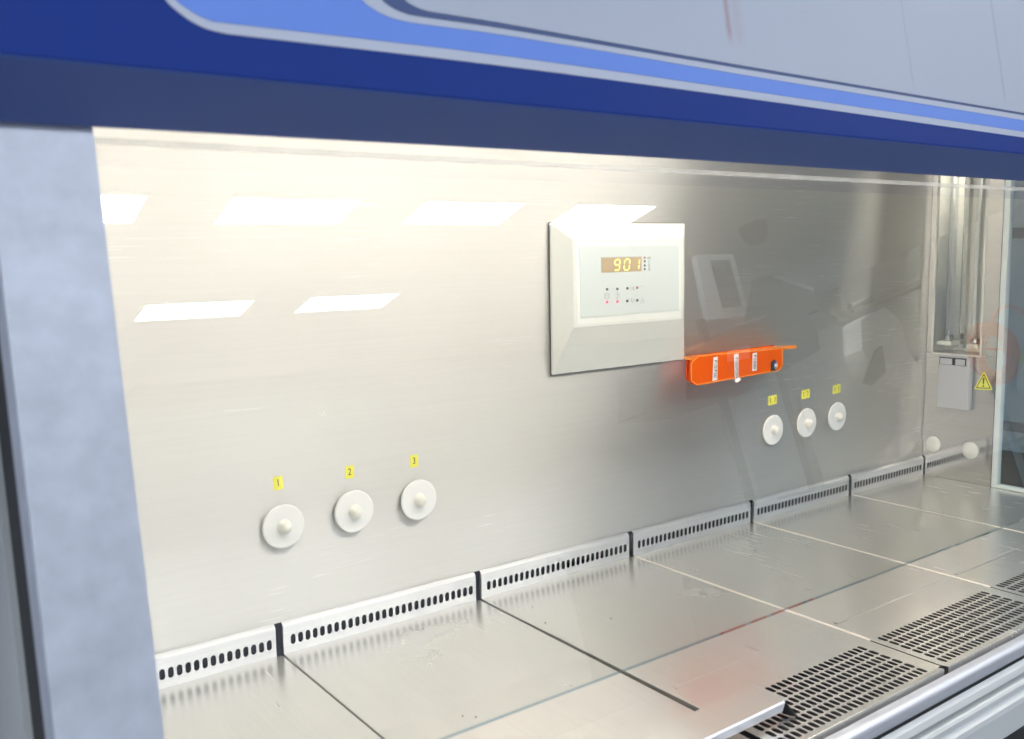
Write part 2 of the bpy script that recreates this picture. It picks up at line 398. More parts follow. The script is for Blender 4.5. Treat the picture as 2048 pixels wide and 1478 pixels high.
def ceiling_light(i, j):
    x = 1.372+0.985*i-0.04*j*(j > 0); y = -3.69-1.42*j
    rowtxt = ('added unseen row above the cabinet front', 'row nearest the camera', 'row behind the photographer', 'farthest row')[j+2]
    t = empty('ceiling_light', 'white ceiling light panel, %s in the %s' % (('added nearest the left wall', 'added second from the left wall', 'third from the left wall', 'fourth from the left wall', 'fifth from the left wall', 'fourth from the right wall', 'third from the right wall', 'added second from the right wall', 'added nearest the right wall')[i+4], rowtxt), 'ceiling light', (x, y, 2.0), 'ceiling light panels')
    MB().box(x, x+0.622, y-0.285, y, 2.0, 2.008).build('diffuser', M['panel_light'], t)
    f = MB()
    f.box(x-0.012, x+0.634, y, y+0.012, 1.998, 2.011); f.box(x-0.012, x+0.634, y-0.297, y-0.285, 1.998, 2.011)
    f.box(x-0.012, x, y-0.285, y, 1.998, 2.011); f.box(x+0.622, x+0.634, y-0.285, y, 1.998, 2.011)
    f.build('frame', M['white_plastic'], t)
LIGHTS = [(i, 0) for i in (-1, 0, 1, 2)]+[(i, 1) for i in (-1, 0, 1)]+[(i, -1) for i in (-2, -1, 0, 1, 2, 3, 4)]+[(-4, -2), (-3, -2), (1, -2), (2, -2), (-4, -1), (-3, -1)]  # outermost columns and the row over the cabinet are unseen, added for brightness
for i, j in LIGHTS: ceiling_light(i, j)

# ================================================================== safety cabinet
cab = empty('safety_cabinet', 'long stainless steel safety cabinet with blue front, filling the picture', 'safety cabinet', (0.88, -0.3, 0))
def wpart(name, mb, mat, **k): return mb.build(name, mat, cab, **k)
LX = -0.012
ZC = 0.78
# back wall: stops above the rear vent strip; dark cavity behind it
wpart('back_wall', MB().box(LX-0.02, XR+0.001, 0.0, 0.004, 0.0405, ZC), M['wall_steel'])
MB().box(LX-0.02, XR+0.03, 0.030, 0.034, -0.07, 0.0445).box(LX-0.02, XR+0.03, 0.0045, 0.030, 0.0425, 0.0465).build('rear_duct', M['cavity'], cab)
wpart('left_wall', MB().box(LX-0.004, LX, -0.54, -0.0005, 0.0, ZC), M['side_steel'])
wpart('chamber_ceiling', MB().box(LX-0.02, XR+0.08, -0.47, 0.0, ZC, ZC+0.01), M['chamber'])
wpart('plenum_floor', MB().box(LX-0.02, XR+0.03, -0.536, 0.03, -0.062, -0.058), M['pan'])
# corner joint line of the side wall
s = MB()
UY0, UY1, UZ = -0.014, -0.117, 0.2655        # lamp recess opening
s.box(XR, XR+0.002, -0.1495, -0.0005, 0.0, UZ)                 # lower panel
wpart('side_panel', s, M['side_steel'])
s = MB(); s.box(XR+0.0006, XR+0.003, UY0, -0.0005, UZ+0.0012, ZC); s.box(XR+0.0006, XR+0.003, -0.1495, UY1, UZ+0.0012, ZC)
wpart('side_panel', s, M['side_steel'])
# recess for the uv lamps
s = MB()
s.box(XR+0.055, XR+0.057, UY1, -0.0545, UZ, ZC); s.box(XR+0.003, XR+0.055, UY1, UY1+0.0015, UZ+0.002, ZC); s.box(XR+0.003, XR+0.055, UY0-0.0015, UY0, UZ+0.002, ZC)
s.box(XR+0.003, XR+0.055, UY1, UY0, UZ-0.002, UZ+0.002)
wpart('lamp_recess', s, M['mirror_steel'])
wpart('recess_mirror', MB().box(XR+0.053, XR+0.057, -0.054, UY0, UZ, ZC), M['side_steel'])
s = MB()
s.box(XR-0.0015, XR+0.0006, UY0-0.0015, UY0+0.0015, UZ, ZC); s.box(XR-0.0015, XR+0.0006, UY1-0.0015, UY1+0.0015, UZ, ZC)
s.box(XR-0.0015, XR+0.0006, UY1-0.0015, UY0+0.0015, UZ-0.002, UZ+0.0015)
wpart('recess_trim', s, M['ivory_plastic'])
wpart('recess_cover', MB().box(XR-0.0008, XR+0.0002, UY1+0.0016, UY0-0.0016, UZ+0.002, ZC), M['glass_back'])
for yy in (-0.0555, -0.080, -0.100):
    wpart('reflector_fold', MB().prism([(XR+0.055, yy+0.003, UZ+0.01), (XR+0.047, yy, UZ+0.01), (XR+0.055, yy-0.003, UZ+0.01)], (0, 0, ZC-UZ-0.01)), M['mirror_steel'])
# side window: frame and pane
YF0, YF1 = -0.152, -0.1635
fr = MB()
fr.box(XR-0.004, XR+0.012, YF1, YF0, 0.0005, ZC)
fr.box(XR-0.004, XR+0.012, -0.56, YF1, 0.0005, 0.0075)
fr.box(XR-0.004, XR+0.012, -0.56, YF1, 0.655, ZC)
fr.box(XR-0.0035, XR+0.012, -0.56, -0.545, 0.0075, 0.655)
wpart('side_window_frame', fr, M['frame_pale'], bevel=0.001)
wpart('side_window_seal', MB().box(XR-0.002, XR+0.008, YF0, YF0+0.002, 0.0005, ZC), M['glass_edge'])
wpart('side_window_pane', MB().box(XR+0.004, XR+0.0045, -0.545, YF1, 0.0075, 0.655), M['side_glass'])

# interior fluorescent tube, above the blue lip
lt = empty('fluorescent_tube', 'glowing fluorescent tube inside the cabinet, hidden above the blue lip', 'lamp', (0.88, -0.40, 0.735))
MB().lathe([(0.013, 0), (0.013, 1.34)], (0.07, -0.40, 0.735), (1, 0, 0), 16).build('tube', M['tube'], lt)
for xx, dx in ((0.035, 0), (1.41, 0)):
    MB().box(xx, xx+0.034, -0.416, -0.384, 0.719, 0.779).build('socket', M['ivory_plastic'], lt, bevel=0.002)

# front: left pillar
def tilt_box(x0, x1, yref, zref, z0, z1, th):
    """box leaning with the sash: front face passes (yref, zref)"""
    def P(z, off): return (yref+TAN*(z-zref)+off, z)
    a, b_, c, d = P(z0, 0), P(z1, 0), P(z1, th), P(z0, th)
    return MB().prism([(x0,)+a, (x0,)+b_, (x0,)+c, (x0,)+d], (x1-x0, 0, 0))
wpart('left_pillar', tilt_box(-0.0545, X0, -0.600, 0.2485, -0.02, 0.5655, 0.03), M['pillar_alu'], bevel=0.0012)
wpart('left_gasket', tilt_box(-0.0525, -0.012, -0.5695, 0.2485, -0.02, 0.5655, 0.058), M['gasket'])
wpart('left_edge_trim', tilt_box(X0-0.0015, X0+0.0012, -0.5695, 0.2485, 0.0, 0.5655, 0.012), M['ivory_plastic'])
def side_prof(dy, th): pass
wpart('outer_side_panel', MB().prism([(-0.0565, -0.5115+TAN*(-0.02-0.2485), -0.88), (-0.0565, -0.5115+TAN*(-0.02-0.2485), -0.02), (-0.0565, -0.5115+TAN*(0.8-0.2485), 0.8), (-0.0565, 0.20, 0.8), (-0.0565, 0.20, -0.88)], (0.03, 0, 0)), M['outer'])
wpart('right_pillar', tilt_box(XR+0.012, XR+0.07, -0.600, 0.2485, -0.02, 0.5655, 0.06), M['pillar_alu'], bevel=0.0012)
# sash glass
GY, GZ = -0.580, 0.1755
def gpl(z): return GY+TAN*(z-GZ)
g = MB(); xa, xb = X0-0.02, XR+0.01; z1 = 0.60; t5 = 0.005
A = [(xa, gpl(GZ), GZ), (xb, gpl(GZ), GZ), (xb, gpl(z1), z1), (xa, gpl(z1), z1)]
B = [(x, y+t5*TC, z-t5*TS) for x, y, z in A]
g.add(A+B, [(0, 1, 2, 3)], 0); g.add(A+B, [(5, 4, 7, 6)], 1); g.add(A+B, [(0, 4, 5, 1), (3, 2, 6, 7), (0, 3, 7, 4), (1, 5, 6, 2)], 2)
wpart('sash_glass', g, [M['glass'], M['glass_back'], M['glass_edge']], recalc=False)
wpart('highlight_strip', MB().prism([(X0, gpl(0.5585)+0.006, 0.5585), (X0, gpl(0.5585)+0.008, 0.5585), (X0, gpl(0.5625)+0.008, 0.5625), (X0, gpl(0.5625)+0.006, 0.5625)], (XR-X0, 0, 0)), M['highlight_film'])  # thin white strip added as the highlight along the glass top

# fascia: body with underside lip, printed bands on its face
FK = 1.148
FY, FZ = -0.5752, 0.5891
body = MB()
fx0, fx1 = -0.40, 1.95
def FP(x, v, off=0.0):   # point on the fascia face, v = distance up the face
    v *= FK
    return Vector((x, FY+v*TS-off*TC, FZ+v*TC+off*TS))
prof = [FP(0, 0), FP(0, 0.36), (0, -0.30, 0.99), (0, -0.30, 0.795), (0, -0.47, 0.795), (0, gpl(0.60)+0.02, 0.612), (0, -0.5115, 0.5722)]
rings = []
xs = [fx0, -0.12, -0.004, 0.10, 0.25, 0.45, 0.75, 1.2, fx1]
lipz = [0.5655, 0.5655, 0.5662, 0.5668, 0.5680, 0.5690, 0.5690, 0.5685, 0.5680]
for x_, lz in zip(xs, lipz): rings.append([(x_, p[1], p[2]) for p in prof[:-1]]+[(x_, -0.545, 0.4936+(lz-0.4936)/0.5663*0.5323)])
n_ = len(prof)
for a_, b_ in zip(rings[:-1], rings[1:]):
    body.add(a_+b_, [(i, (i+1) % n_, n_+(i+1) % n_, n_+i) for i in range(n_-1)])
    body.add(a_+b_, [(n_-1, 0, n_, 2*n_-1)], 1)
body.add(rings[0], [tuple(range(n_))]); body.add(rings[-1], [tuple(range(n_))])
fas = wpart('fascia', body, [M['navy'], M['lip_sheen_navy']], bevel=0.0015, merge=True)
wpart('lamp_housing', MB().box(LX-0.02, XR+0.08, -0.475, -0.470, 0.612, 0.795), M['chamber'])
def smooth_pts(pts, n=5):
    """Catmull-Rom through (x, v) pairs"""
    out = []
    for i in range(len(pts)-1):
        p0 = pts[max(i-1, 0)]; p1 = pts[i]; p2 = pts[i+1]; p3 = pts[min(i+2, len(pts)-1)]
        for k in range(n):
            t = k/n
            out.append(tuple(0.5*((2*p1[j])+(-p0[j]+p2[j])*t+(2*p0[j]-5*p1[j]+4*p2[j]-p3[j])*t*t+(-p0[j]+3*p1[j]-3*p2[j]+p3[j])*t**3) for j in (0, 1)))
    out.append(pts[-1]); return out
def band(name, low, mat, off):
    """printed field whose lower-left outline is the curve low, reaching up the fascia"""
    top = 0.30
    c = [(CAM.x+(x-CAM.x)*FK, v) for x, v in smooth_pts(low)]; pts = [(c[0][0]-0.004, top)]+c+[(fx1-0.02, c[-1][1]), (fx1-0.02, top)]
    o = MB().prism([FP(x, v, 0.0001) for x, v in pts], tuple(FP(0, 0, off)-FP(0, 0, 0.0001)))
    ob = o.build(name, mat, cab); ob.parent = fas; ob.location = -(fas.location+cab.location); return ob
LOW = {
 'a': [(0.0008, 0.060), (0.0035, 0.043), (0.0088, 0.0328), (0.0127, 0.0286), (0.0189, 0.0243), (0.0262, 0.0214), (0.0350, 0.0204), (0.0467, 0.0203), (0.1928, 0.0216), (0.4086, 0.0206), (0.8052, 0.0163), (1.2, 0.0125)],
 'b': [(0.0040, 0.060), (0.0075, 0.044), (0.0128, 0.0338), (0.0184, 0.0296), (0.0238, 0.0269), (0.0306, 0.0255), (0.0400, 0.0254), (0.1938, 0.0276), (0.4097, 0.0262), (0.8069, 0.0220), (1.2, 0.018)],
 'c': [(0.0985, 0.075), (0.1020, 0.060), (0.1083, 0.0478), (0.1149, 0.0431), (0.1233, 0.0402), (0.1330, 0.0390), (0.1459, 0.0389), (0.1956, 0.0396), (0.2922, 0.0387), (0.4118, 0.0369), (0.8100, 0.0330), (1.2, 0.029)],
 'd': [(0.1105, 0.075), (0.1140, 0.060), (0.1201, 0.0495), (0.1255, 0.0456), (0.1330, 0.0434), (0.1433, 0.0428), (0.1961, 0.0433), (0.2928, 0.0425), (0.4126, 0.0412), (0.8115, 0.0379), (1.2, 0.0345)],
 'e': [(0.1240, 0.075), (0.1275, 0.062), (0.1338, 0.0514), (0.1385, 0.0483), (0.1460, 0.0466), (0.1560, 0.0463), (0.1966, 0.0463), (0.2932, 0.0449), (0.4130, 0.0434), (0.8122, 0.0400), (1.2, 0.0363)],
}
band('printed_stripe', LOW['a'], M['print_grey'], 0.0004)
band('printed_band', LOW['b'], M['print_blue'], 0.0007)
band('printed_stripe', LOW['c'], M['print_grey'], 0.0010)
band('printed_line', LOW['d'], M['print_navy'], 0.0013)
# pale panel with reddish run marks
mt = paint('pale_panel_with_red_runs', (0.45, 0.50, 0.61), rough=0.4, var=0.05, scale=9)
nt = mt.node_tree; N = nt.nodes; L = nt.links; b = N['Principled BSDF']
geo = N.new('ShaderNodeNewGeometry'); sx = N.new('ShaderNodeSeparateXYZ'); L.new(geo.outputs['Position'], sx.inputs[0])
nz = N.new('ShaderNodeTexNoise'); nz.inputs['Scale'].default_value = 30; L.new(geo.outputs['Position'], nz.inputs['Vector'])
prev = b.inputs['Base Color'].links[0].from_socket
def mth(op, a, b_=None, c=None):
    n_ = N.new('ShaderNodeMath'); n_.operation = op
    for i, q in enumerate((a, b_, c)):
        if q is None: continue
        if isinstance(q, (int, float)): n_.inputs[i].default_value = q
        else: L.new(q, n_.inputs[i])
    return n_.outputs[0]
for x0, wdt, amt, zz, col in ((0.4708, 0.0048, 0.62, 0.6525, (0.34, 0.13, 0.16, 1)), (0.483, 0.010, 0.25, 0.650, (0.42, 0.25, 0.28, 1)), (0.199, 0.009, 0.25, 0.650, (0.45, 0.30, 0.33, 1)), (0.909, 0.0034, 0.4, 0.64, (0.25, 0.27, 0.36, 1)), (0.731, 0.0023, 0.3, 0.64, (0.25, 0.27, 0.36, 1))):
    wob = mth('MULTIPLY_ADD', nz.outputs['Fac'], 0.006, -0.003)
    dx = mth('ABSOLUTE', mth('ADD', mth('SUBTRACT', sx.outputs[0], x0), wob))
    k = mth('MAXIMUM', mth('SUBTRACT', 1.0, mth('DIVIDE', dx, wdt)), 0.0)
    fz = mth('MINIMUM', mth('MAXIMUM', mth('DIVIDE', mth('SUBTRACT', sx.outputs[2], zz), 0.012), 0.0), 1.0)
    k = mth('MULTIPLY', mth('MULTIPLY', k, fz), amt)
    mx = N.new('ShaderNodeMix'); mx.data_type = 'RGBA'; L.new(k, mx.inputs[0]); L.new(prev, mx.inputs[6]); mx.inputs[7].default_value = col; prev = mx.outputs[2]
L.new(prev, b.inputs['Base Color'])
band('printed_panel', LOW['e'], mt, 0.0016)

# front rail, apron and ridges below the opening
rail = MB()
nose = [(-0.5385, -0.012), (-0.5385, -0.0030), (-0.5460, -0.0020)]
for k in range(7):
    a = rad(90+k*100/6); nose.append((-0.5475+0.0070*math.cos(a)*1.0, -0.0105+0.0085*math.sin(a)))
nose += [(-0.5535, -0.018), (-0.550, -0.0205), (-0.545, -0.0205), (-0.545, -0.013)]
rail.prism([(fx0+0.35, y, z) for y, z in nose], (1.95, 0, 0), sm=False)
wpart('front_rail', rail, M['rail_steel'], bevel=0.0006)
ap = MB()
ap.prism([(fx0+0.35, y, z) for y, z in [(-0.546, -0.0207), (-0.5545, -0.0212), (-0.5595, -0.0265), (-0.5625, -0.0335), (-0.546, -0.0338)]], (1.95, 0, 0))
wpart('front_apron', ap, M['outer'], bevel=0.0008)
ap = MB()
ap.prism([(fx0+0.35, y, z) for y, z in [(-0.540, -0.0395), (-0.5650, -0.0395), (-0.5675, -0.043), (-0.5670, -0.0505), (-0.5725, -0.0545), (-0.5740, -0.060), (-0.5740, -0.092), (-0.540, -0.092)]], (1.95, 0, 0))
wpart('lower_apron', ap, M['outer'], bevel=0.001)
ap = MB(); ap.box(fx0+0.35, 1.55, -0.555, -0.538, -0.40, -0.021)
wpart('front_kick_panel', ap, M['gasket'])

# ================================================================== work trays
def make_tray(k):
    xa = 0.3*(k-1)+0.0012; xb = 0.3*k-0.0012
    if k == 1: xa = LX+0.001
    if k == 2: xb -= 0.0016
    if k == 6: xb = XR-0.0008
    lab = ['steel work tray at the far left, below the round plug marked 1',
           'second steel work tray from the left, with the wide dark gap at its right edge',
           'steel work tray in the middle, with reddish stain, partly under the arm rest plate',
           'fourth steel work tray from the left, with long scratched bead and full grille in view',
           'fifth steel work tray from the left, below the plugs marked 22 and 11',
           'last steel work tray, in the corner against the right side wall'][k-1]
    t = empty('work_tray', lab, 'work tray', ((xa+xb)/2, -0.27, 0), 'perforated work trays in a row')
    # plate with a shallow bead
    p = MB(); yb = -0.3725-0.0015*(k-3)
    bh = 0.0002 if k < 4 else 0.0005
    zs = [(-0.0056, 0.0), (yb+0.004, 0.0), (yb+0.0015, bh), (yb-0.0015, bh), (yb-0.004, 0.0), (-0.433, 0.0)]
    inb = 0.012
    def strip(x0, x1, bead):
        for (ya, za), (yb2, zb) in zip(zs[:-1], zs[1:]):
            if not bead: za = zb = 0
            p.add([(x0, ya, za), (x1, ya, za), (x1, yb2, zb), (x0, yb2, zb)], [(0, 3, 2, 1)])
    e = 0.0011
    strip(xa+inb+e, xb-inb-e, True); strip(xa+e, xa+inb+e, False); strip(xb-inb-e, xb-e, False)
    # rounded side folds
    for x0, sg in ((xa, 1), (xb, -1)):
        pr = [(x0+sg*e, 0), (x0+sg*e*0.4, -e*0.25), (x0, -e), (x0, -0.012)]
        for (u0, w0), (u1, w1) in zip(pr[:-1], pr[1:]):
            p.add([(u0, -0.0056, w0), (u0, -0.433, w0), (u1, -0.433, w1), (u1, -0.0056, w1)], [(0, 1, 2, 3)], 0, True)
    if k >= 4:      # raised left edge; its pale colour paints the glint on the fold
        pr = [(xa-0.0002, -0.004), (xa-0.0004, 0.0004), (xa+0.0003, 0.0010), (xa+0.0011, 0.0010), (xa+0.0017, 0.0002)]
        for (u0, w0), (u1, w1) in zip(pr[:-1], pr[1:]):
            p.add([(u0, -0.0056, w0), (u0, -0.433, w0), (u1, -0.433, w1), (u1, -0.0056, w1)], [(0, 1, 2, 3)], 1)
    plate_o = p.build('tray_plate', [M['tray_steel'], M['edge_glint']], t)
    # front grille
    g = MB()
    n = 27; px_ = 0.00982; gx0 = 0.3*(k-1)+0.0164-px_/2
    if k == 6: n = int((xb-0.008-gx0)/px_)
    rp = 0.01555; gy0 = -0.433
    def mp(u, v, d): return (u, v, -d)
    for r_ in range(6):
        v1 = gy0-r_*rp; v0 = v1-rp
        for c in range(n): slot_cell(g, mp, gx0+c*px_, gx0+(c+1)*px_, v0, v1, 0.0069, 0.0136)
    gend = gx0+n*px_; yf = gy0-6*rp
    for (u0, u1) in ((xa, gx0), (gend, xb)):
        g.add([(u0, gy0, 0), (u1, gy0, 0), (u1, yf, 0), (u0, yf, 0)], [(0, 3, 2, 1)])
    # front lip, slightly upturned, then down
    pr = [(yf, 0), (yf-0.003, 0.0002), (yf-0.0065, 0.0009), (yf-0.0078, 0.0006), (yf-0.0082, -0.0006), (yf-0.0082, -0.010)]
    x1 = xb-0.006
    for (ya, za), (yb2, zb) in zip(pr[:-1], pr[1:]):
        g.add([(xa+0.001, ya, za), (x1, ya, za), (x1, yb2, zb), (xa+0.001, yb2, zb)], [(0, 3, 2, 1)], 0, True)
    grille_o = g.build('front_grille', M['tray_steel'], t)
    # rear vent strip
    st = MB(); sa = 0.3*(k-1)+0.0012; sb = 0.3*k-0.0085
    if k == 1: sa = LX+0.001
    if k == 6: sb = XR-0.004
    SF = -0.0055
    def ms(u, v, d): return (u, SF+d, v)
    pz = 0.00995; n2 = 28; s0 = 0.3*k-0.0172+pz/2-n2*pz
    if k == 6: n2 = int((sb-0.004-s0)/pz)
    for c in range(n2): slot_cell(st, ms, s0+c*pz, s0+(c+1)*pz, 0.0072, 0.0268, 0.0066, 0.0136)
    s1 = s0+n2*pz
    for (u0, u1) in ((sa, s0), (s1, sb)):
        if u1-u0 > 1e-4: st.add([(u0, SF, 0.0072), (u1, SF, 0.0072), (u1, SF, 0.0268), (u0, SF, 0.0268)], [(0, 1, 2, 3)])
    st.add([(sa, SF, 0.0), (sb, SF, 0.0), (sb, SF, 0.0072), (sa, SF, 0.0072)], [(0, 1, 2, 3)])
    top = [(SF, 0.0268), (SF, 0.0362), (SF+0.0006, 0.0372), (SF+0.0014, 0.0379), (-0.0008, 0.0412), (-0.0008, 0.0400)]
    for (ya, za), (yb2, zb) in zip(top[:-1], top[1:]):
        st.add([(sa, ya, za), (sb, ya, za), (sb, yb2, zb), (sa, yb2, zb)], [(0, 1, 2, 3)], 0, za > 0.0361)
    # folded end flanges
    for xe in (sa, sb):
        st.add([(xe, SF, 0.0), (xe, -0.001, 0.0), (xe, -0.001, 0.036), (xe, SF, 0.036)], [(0, 1, 2, 3)])
    st.build('rear_vent_strip', M['strip_steel'], t, merge=True)
    if k == 2:      # its right edge runs slightly out of square: the gap widens towards the front
        for o in (plate_o, grille_o):
            for v in o.data.vertices:
                X = v.co.x+o.location.x+t.location.x; Y = v.co.y+o.location.y+t.location.y
                if X > xb-0.0135: v.co.x -= 0.0052*min(1, max(0, -Y/0.43))
    return t
for k in range(1, 7): make_tray(k)

# small marks
for (px, py, r_, lab) in ((1065, 1214, 0.0011, 'tiny brown crumb on the middle tray, near its rear strip'), (1091, 1246, 0.0014, 'brown crumb on the middle tray, in front of the tiniest one'),
                         (925, 1432, 0.0013, 'brown crumb near the bottom edge, on the second tray'), (952, 1434, 0.0012, 'brown crumb beside another near the bottom edge, to its right'),
                         (1222, 1237, 0.0012, 'reddish crumb on the middle tray, right of the others')):
    c = onZ(px, py, 0.0); mb = MB(); vs = []
    for a in range(7): vs.append((c.x+r_*random.uniform(0.7, 1.3)*math.cos(a*0.9), c.y+0.8*r_*random.uniform(0.7, 1.2)*math.sin(a*0.9), 0.0002))
    vs2 = [((v[0]-c.x)*0.5+c.x, (v[1]-c.y)*0.5+c.y, 0.0007) for v in vs]
    mb.add(vs+vs2, [(i, (i+1) % 7, 7+(i+1) % 7, 7+i) for i in range(7)]+[tuple(range(7, 14))])
    o = mb.build('crumb', M['crumb'], None, loc=(c.x, c.y, 0)); tag(o, lab, 'crumb', 'crumbs on the work trays')

# ================================================================== arm rest plate over the grille
ar = empty('arm_rest', 'raised steel arm rest plate bridging the front grille at the bottom of the picture', 'arm rest', (0.35, -0.475, 0.0))
zt = 0.0215
MB().prism([(0.648, -0.4505, zt), (0.650, -0.4925, zt), (-0.0, -0.4985, zt), (-0.0, -0.4520, zt)], (0, 0, -0.0016)).build('top_plate', M['tray_steel'], ar, bevel=0.0004)
MB().prism([(0.650, -0.4927, zt), (0.650, -0.4945, zt-0.0015), (0.646, -0.4945, zt-0.0100), (0.644, -0.4918, zt-0.0120), (0.644, -0.4905, zt-0.010), (0.648, -0.4915, zt-0.0016)], (-0.645, -0.0060, 0)).build('front_flange', M['rail_steel'], ar)
MB().prism([(0.6482, -0.4505, zt), (0.6502, -0.4925, zt), (0.6590, -0.4915, zt-0.0012), (0.6565, -0.4485, zt-0.0006)], (0, 0, -0.0014)).build('end_lip', M['tray_steel'], ar)
MB().prism([(0.650, -0.480, zt-0.001), (0.652, -0.4915, zt-0.001), (0.666, -0.500, 0.001), (0.660, -0.486, 0.001)], (-0.0015, 0.0003, 0)).build('support_leg', M['pan'], ar)
MB().prism([(0.400, -0.480, zt-0.0018), (0.400, -0.4900, zt-0.0018), (0.400, -0.497, 0.001), (0.400, -0.480, 0.001)], (-0.0015, 0.0, 0)).build('support_leg', M['pan'], ar)

# ================================================================== port plugs and their yellow number labels
def plug(x, z, txt, lab):
    t = empty('port_plug', lab, 'plug', (x, 0, z), 'round white port plugs on the back wall')
    prof = [(0.0235, 0.0005), (0.0235, 0.0022), (0.0268, 0.0024), (0.0274, 0.0032), (0.0274, 0.0056), (0.0268, 0.0064), (0.0250, 0.0066), (0.0001, 0.0068)]
    MB().lathe(prof, (x, 0, z), (0, -1, 0), 48).build('disc', M['white_plastic'], t, label=None)
    pr = [(0.0098, 0.0066), (0.0088, 0.0072), (0.0082, 0.010), (0.0074, 0.0135), (0.0058, 0.016), (0.003, 0.0173), (0.0001, 0.0176)]
    MB().lathe(pr, (x, 0, z), (0, -1, 0), 28).build('knob', M['ivory_plastic'], t)
plugs = [(0.3089, 0.1632, '1', 'leftmost white plug, low on the wall left of the others'),
         (0.4055, 0.1648, '2', 'middle plug of the left-hand three, bright against the cream wall'),
         (0.5024, 0.1632, '3', 'plug nearest the control panel among the left-hand three'),
         (1.2527, 0.1634, '33', 'first plug under the orange holder, on the dark half of the wall'),
         (1.3515, 0.1642, '22', 'middle plug of the right-hand three, on the dark half of the wall'),
         (1.4475, 0.1653, '11', 'rightmost plug, nearest the corner and the side panel')]
for p_ in plugs: plug(*p_)
def sticker(x, z, txt, lab, a=0.0):
    t = empty('number_label', lab, 'label', (x, 0, z), 'yellow number labels above the plugs')
    for i, ch in enumerate(txt):
        xc = x+(i-(len(txt)-1)/2)*0.0122; ww = 0.0062 if len(txt) == 1 else 0.0060
        dz = 0.0009*(i-0.5) if len(txt) > 1 else 0
        pts = []
        for u, v in ((-ww, -0.0084), (ww, -0.0084), (ww, 0.0084), (-ww, 0.0084)):
            pts.append((xc+u*math.cos(a)-v*math.sin(a), -0.0002, z+dz+u*math.sin(a)+v*math.cos(a)))
        MB().prism(pts, (0, -0.0003, 0)).build('backing', M['yellow'], t)
        text_mesh(ch, 0.0125, M['print_black'], 'digit', t, (xc, -0.0006, z+dz), (math.cos(a), 0, math.sin(a)), (-math.sin(a), 0, math.cos(a)), squash=0.72, bold=0.0001)
sticker(0.3065, 0.2174, '1', 'yellow label printed 1, above the leftmost plug', rad(4))
sticker(0.4034, 0.2161, '2', 'yellow label printed 2, above the second plug', rad(-2))
sticker(0.4995, 0.2163, '3', 'yellow label printed 3, above the third plug', rad(-2))
sticker(1.2555, 0.2177, '33', 'pair of yellow labels printed 3 3, right of the orange holder')
sticker(1.3527, 0.2186, '22', 'pair of yellow labels printed 2 2, between 3 3 and 1 1')
sticker(1.4502, 0.2182, '11', 'pair of yellow labels printed 1 1, nearest the corner')

# two blind caps on the side panel
for (px, py, r_, lab) in ((1866, 888, 0.0165, 'round white cap low on the side panel, nearer the corner'), (1940, 901, 0.0175, 'round white cap low on the side panel, nearer the side window')):
    c = onX(px, py, XR-0.003)
    o = MB().lathe([(r_*0.9, 0.0), (r_, 0.0008), (r_, 0.0035), (r_*0.93, 0.0048), (0.0001, 0.0052)], (XR, c.y, c.z), (-1, 0, 0), 40).build('blind_cap', M['ivory_plastic'], None, loc=(XR, c.y, c.z))
    tag(o, lab, 'cap', 'white caps on the side panel')

for pts in ([(450, 822), (490, 819), (526, 815.5)], [(637, 826), (645, 831)], [(645, 831), (648, 822), (652, 834)]):
    mb = MB()
    for a_, b_ in zip(pts[:-1], pts[1:]):
        p0, p1 = onY(*a_), onY(*b_); d = (p1-p0).normalized(); nr = Vector((d.z, 0, -d.x))*0.00035
        mb.prism([(q.x, -0.0001, q.z) for q in (p0+nr, p1+nr*0.5, p1-nr*0.5, p0-nr)], (0, -0.0001, 0))
    wpart('scuff_mark', mb, M['white_plastic'])
# ================================================================== control panel
cp = empty('control_panel', 'off-white control panel with amber digital display on the steel back wall', 'control panel', (0.878, 0, 0.42))
X1, X2, Z1, Z2, H = 0.7378, 1.0178, 0.3118, 0.5350, 0.030
c1 = onY(1146, 478, -H); c2 = onY(1150, 655, -H)
ix1, iz2, iz1, ix2 = c1.x, c1.z, c2.z, onY(1366.5, 560, -H).x
body = MB(); yb = -0.005
vs = [(X1, yb, Z1), (X2, yb, Z1), (X2, yb, Z2), (X1, yb, Z2), (ix1, -H, iz1), (ix2, -H, iz1), (ix2, -H, iz2), (ix1, -H, iz2), (X1, -0.0008, Z1), (X2, -0.0008, Z1), (X2, -0.0008, Z2), (X1, -0.0008, Z2)]
body.add(vs, [(4, 5, 6, 7), (0, 1, 5, 4), (1, 2, 6, 5), (2, 3, 7, 6), (3, 0, 4, 7), (8, 9, 1, 0), (9, 10, 2, 1), (10, 11, 3, 2), (11, 8, 0, 3)])
body.build('housing', M['panel_plastic'], cp, bevel=0.0018, seg=3)
MB().box(X1-0.0010, X2+0.0010, -0.0012, -0.0002, Z1-0.0010, Z2+0.0010).build('shadow_outline', M['gasket'], cp)  # black sheet juts out as the shadow line around the housing
def PP(px, py, d=0.0): return onY(px, py, -H-d)
def on_panel(name, quad, mat, d0, d1, bevel=0, parent=None):
    pts = [PP(px, py) for px, py in quad]
    pts = [(q.x, -H-d0, q.z) for q in pts]
    return MB().prism(pts, (0, -(d1-d0), 0)).build(name, mat, parent or cp, bevel=bevel)
ov = on_panel('overlay_border', [(1150, 484), (1361, 482), (1361, 634), (1154, 649)], M['membrane_rim'], 0.0001, 0.0004)
mem = on_panel('membrane', [(1158, 493), (1357, 490.5), (1357, 621), (1161, 636)], M['membrane'], 0.0005, 0.0009)
q1 = PP(1202, 515.5); q2 = PP(1282, 542.5)
dx0, dx1, dz0, dz1 = q1.x, q2.x, q2.z, q1.z
dsp = MB().box(dx0, dx1, -H-0.0014, -H-0.0010, dz0, dz1).build('display', M['display'], cp)
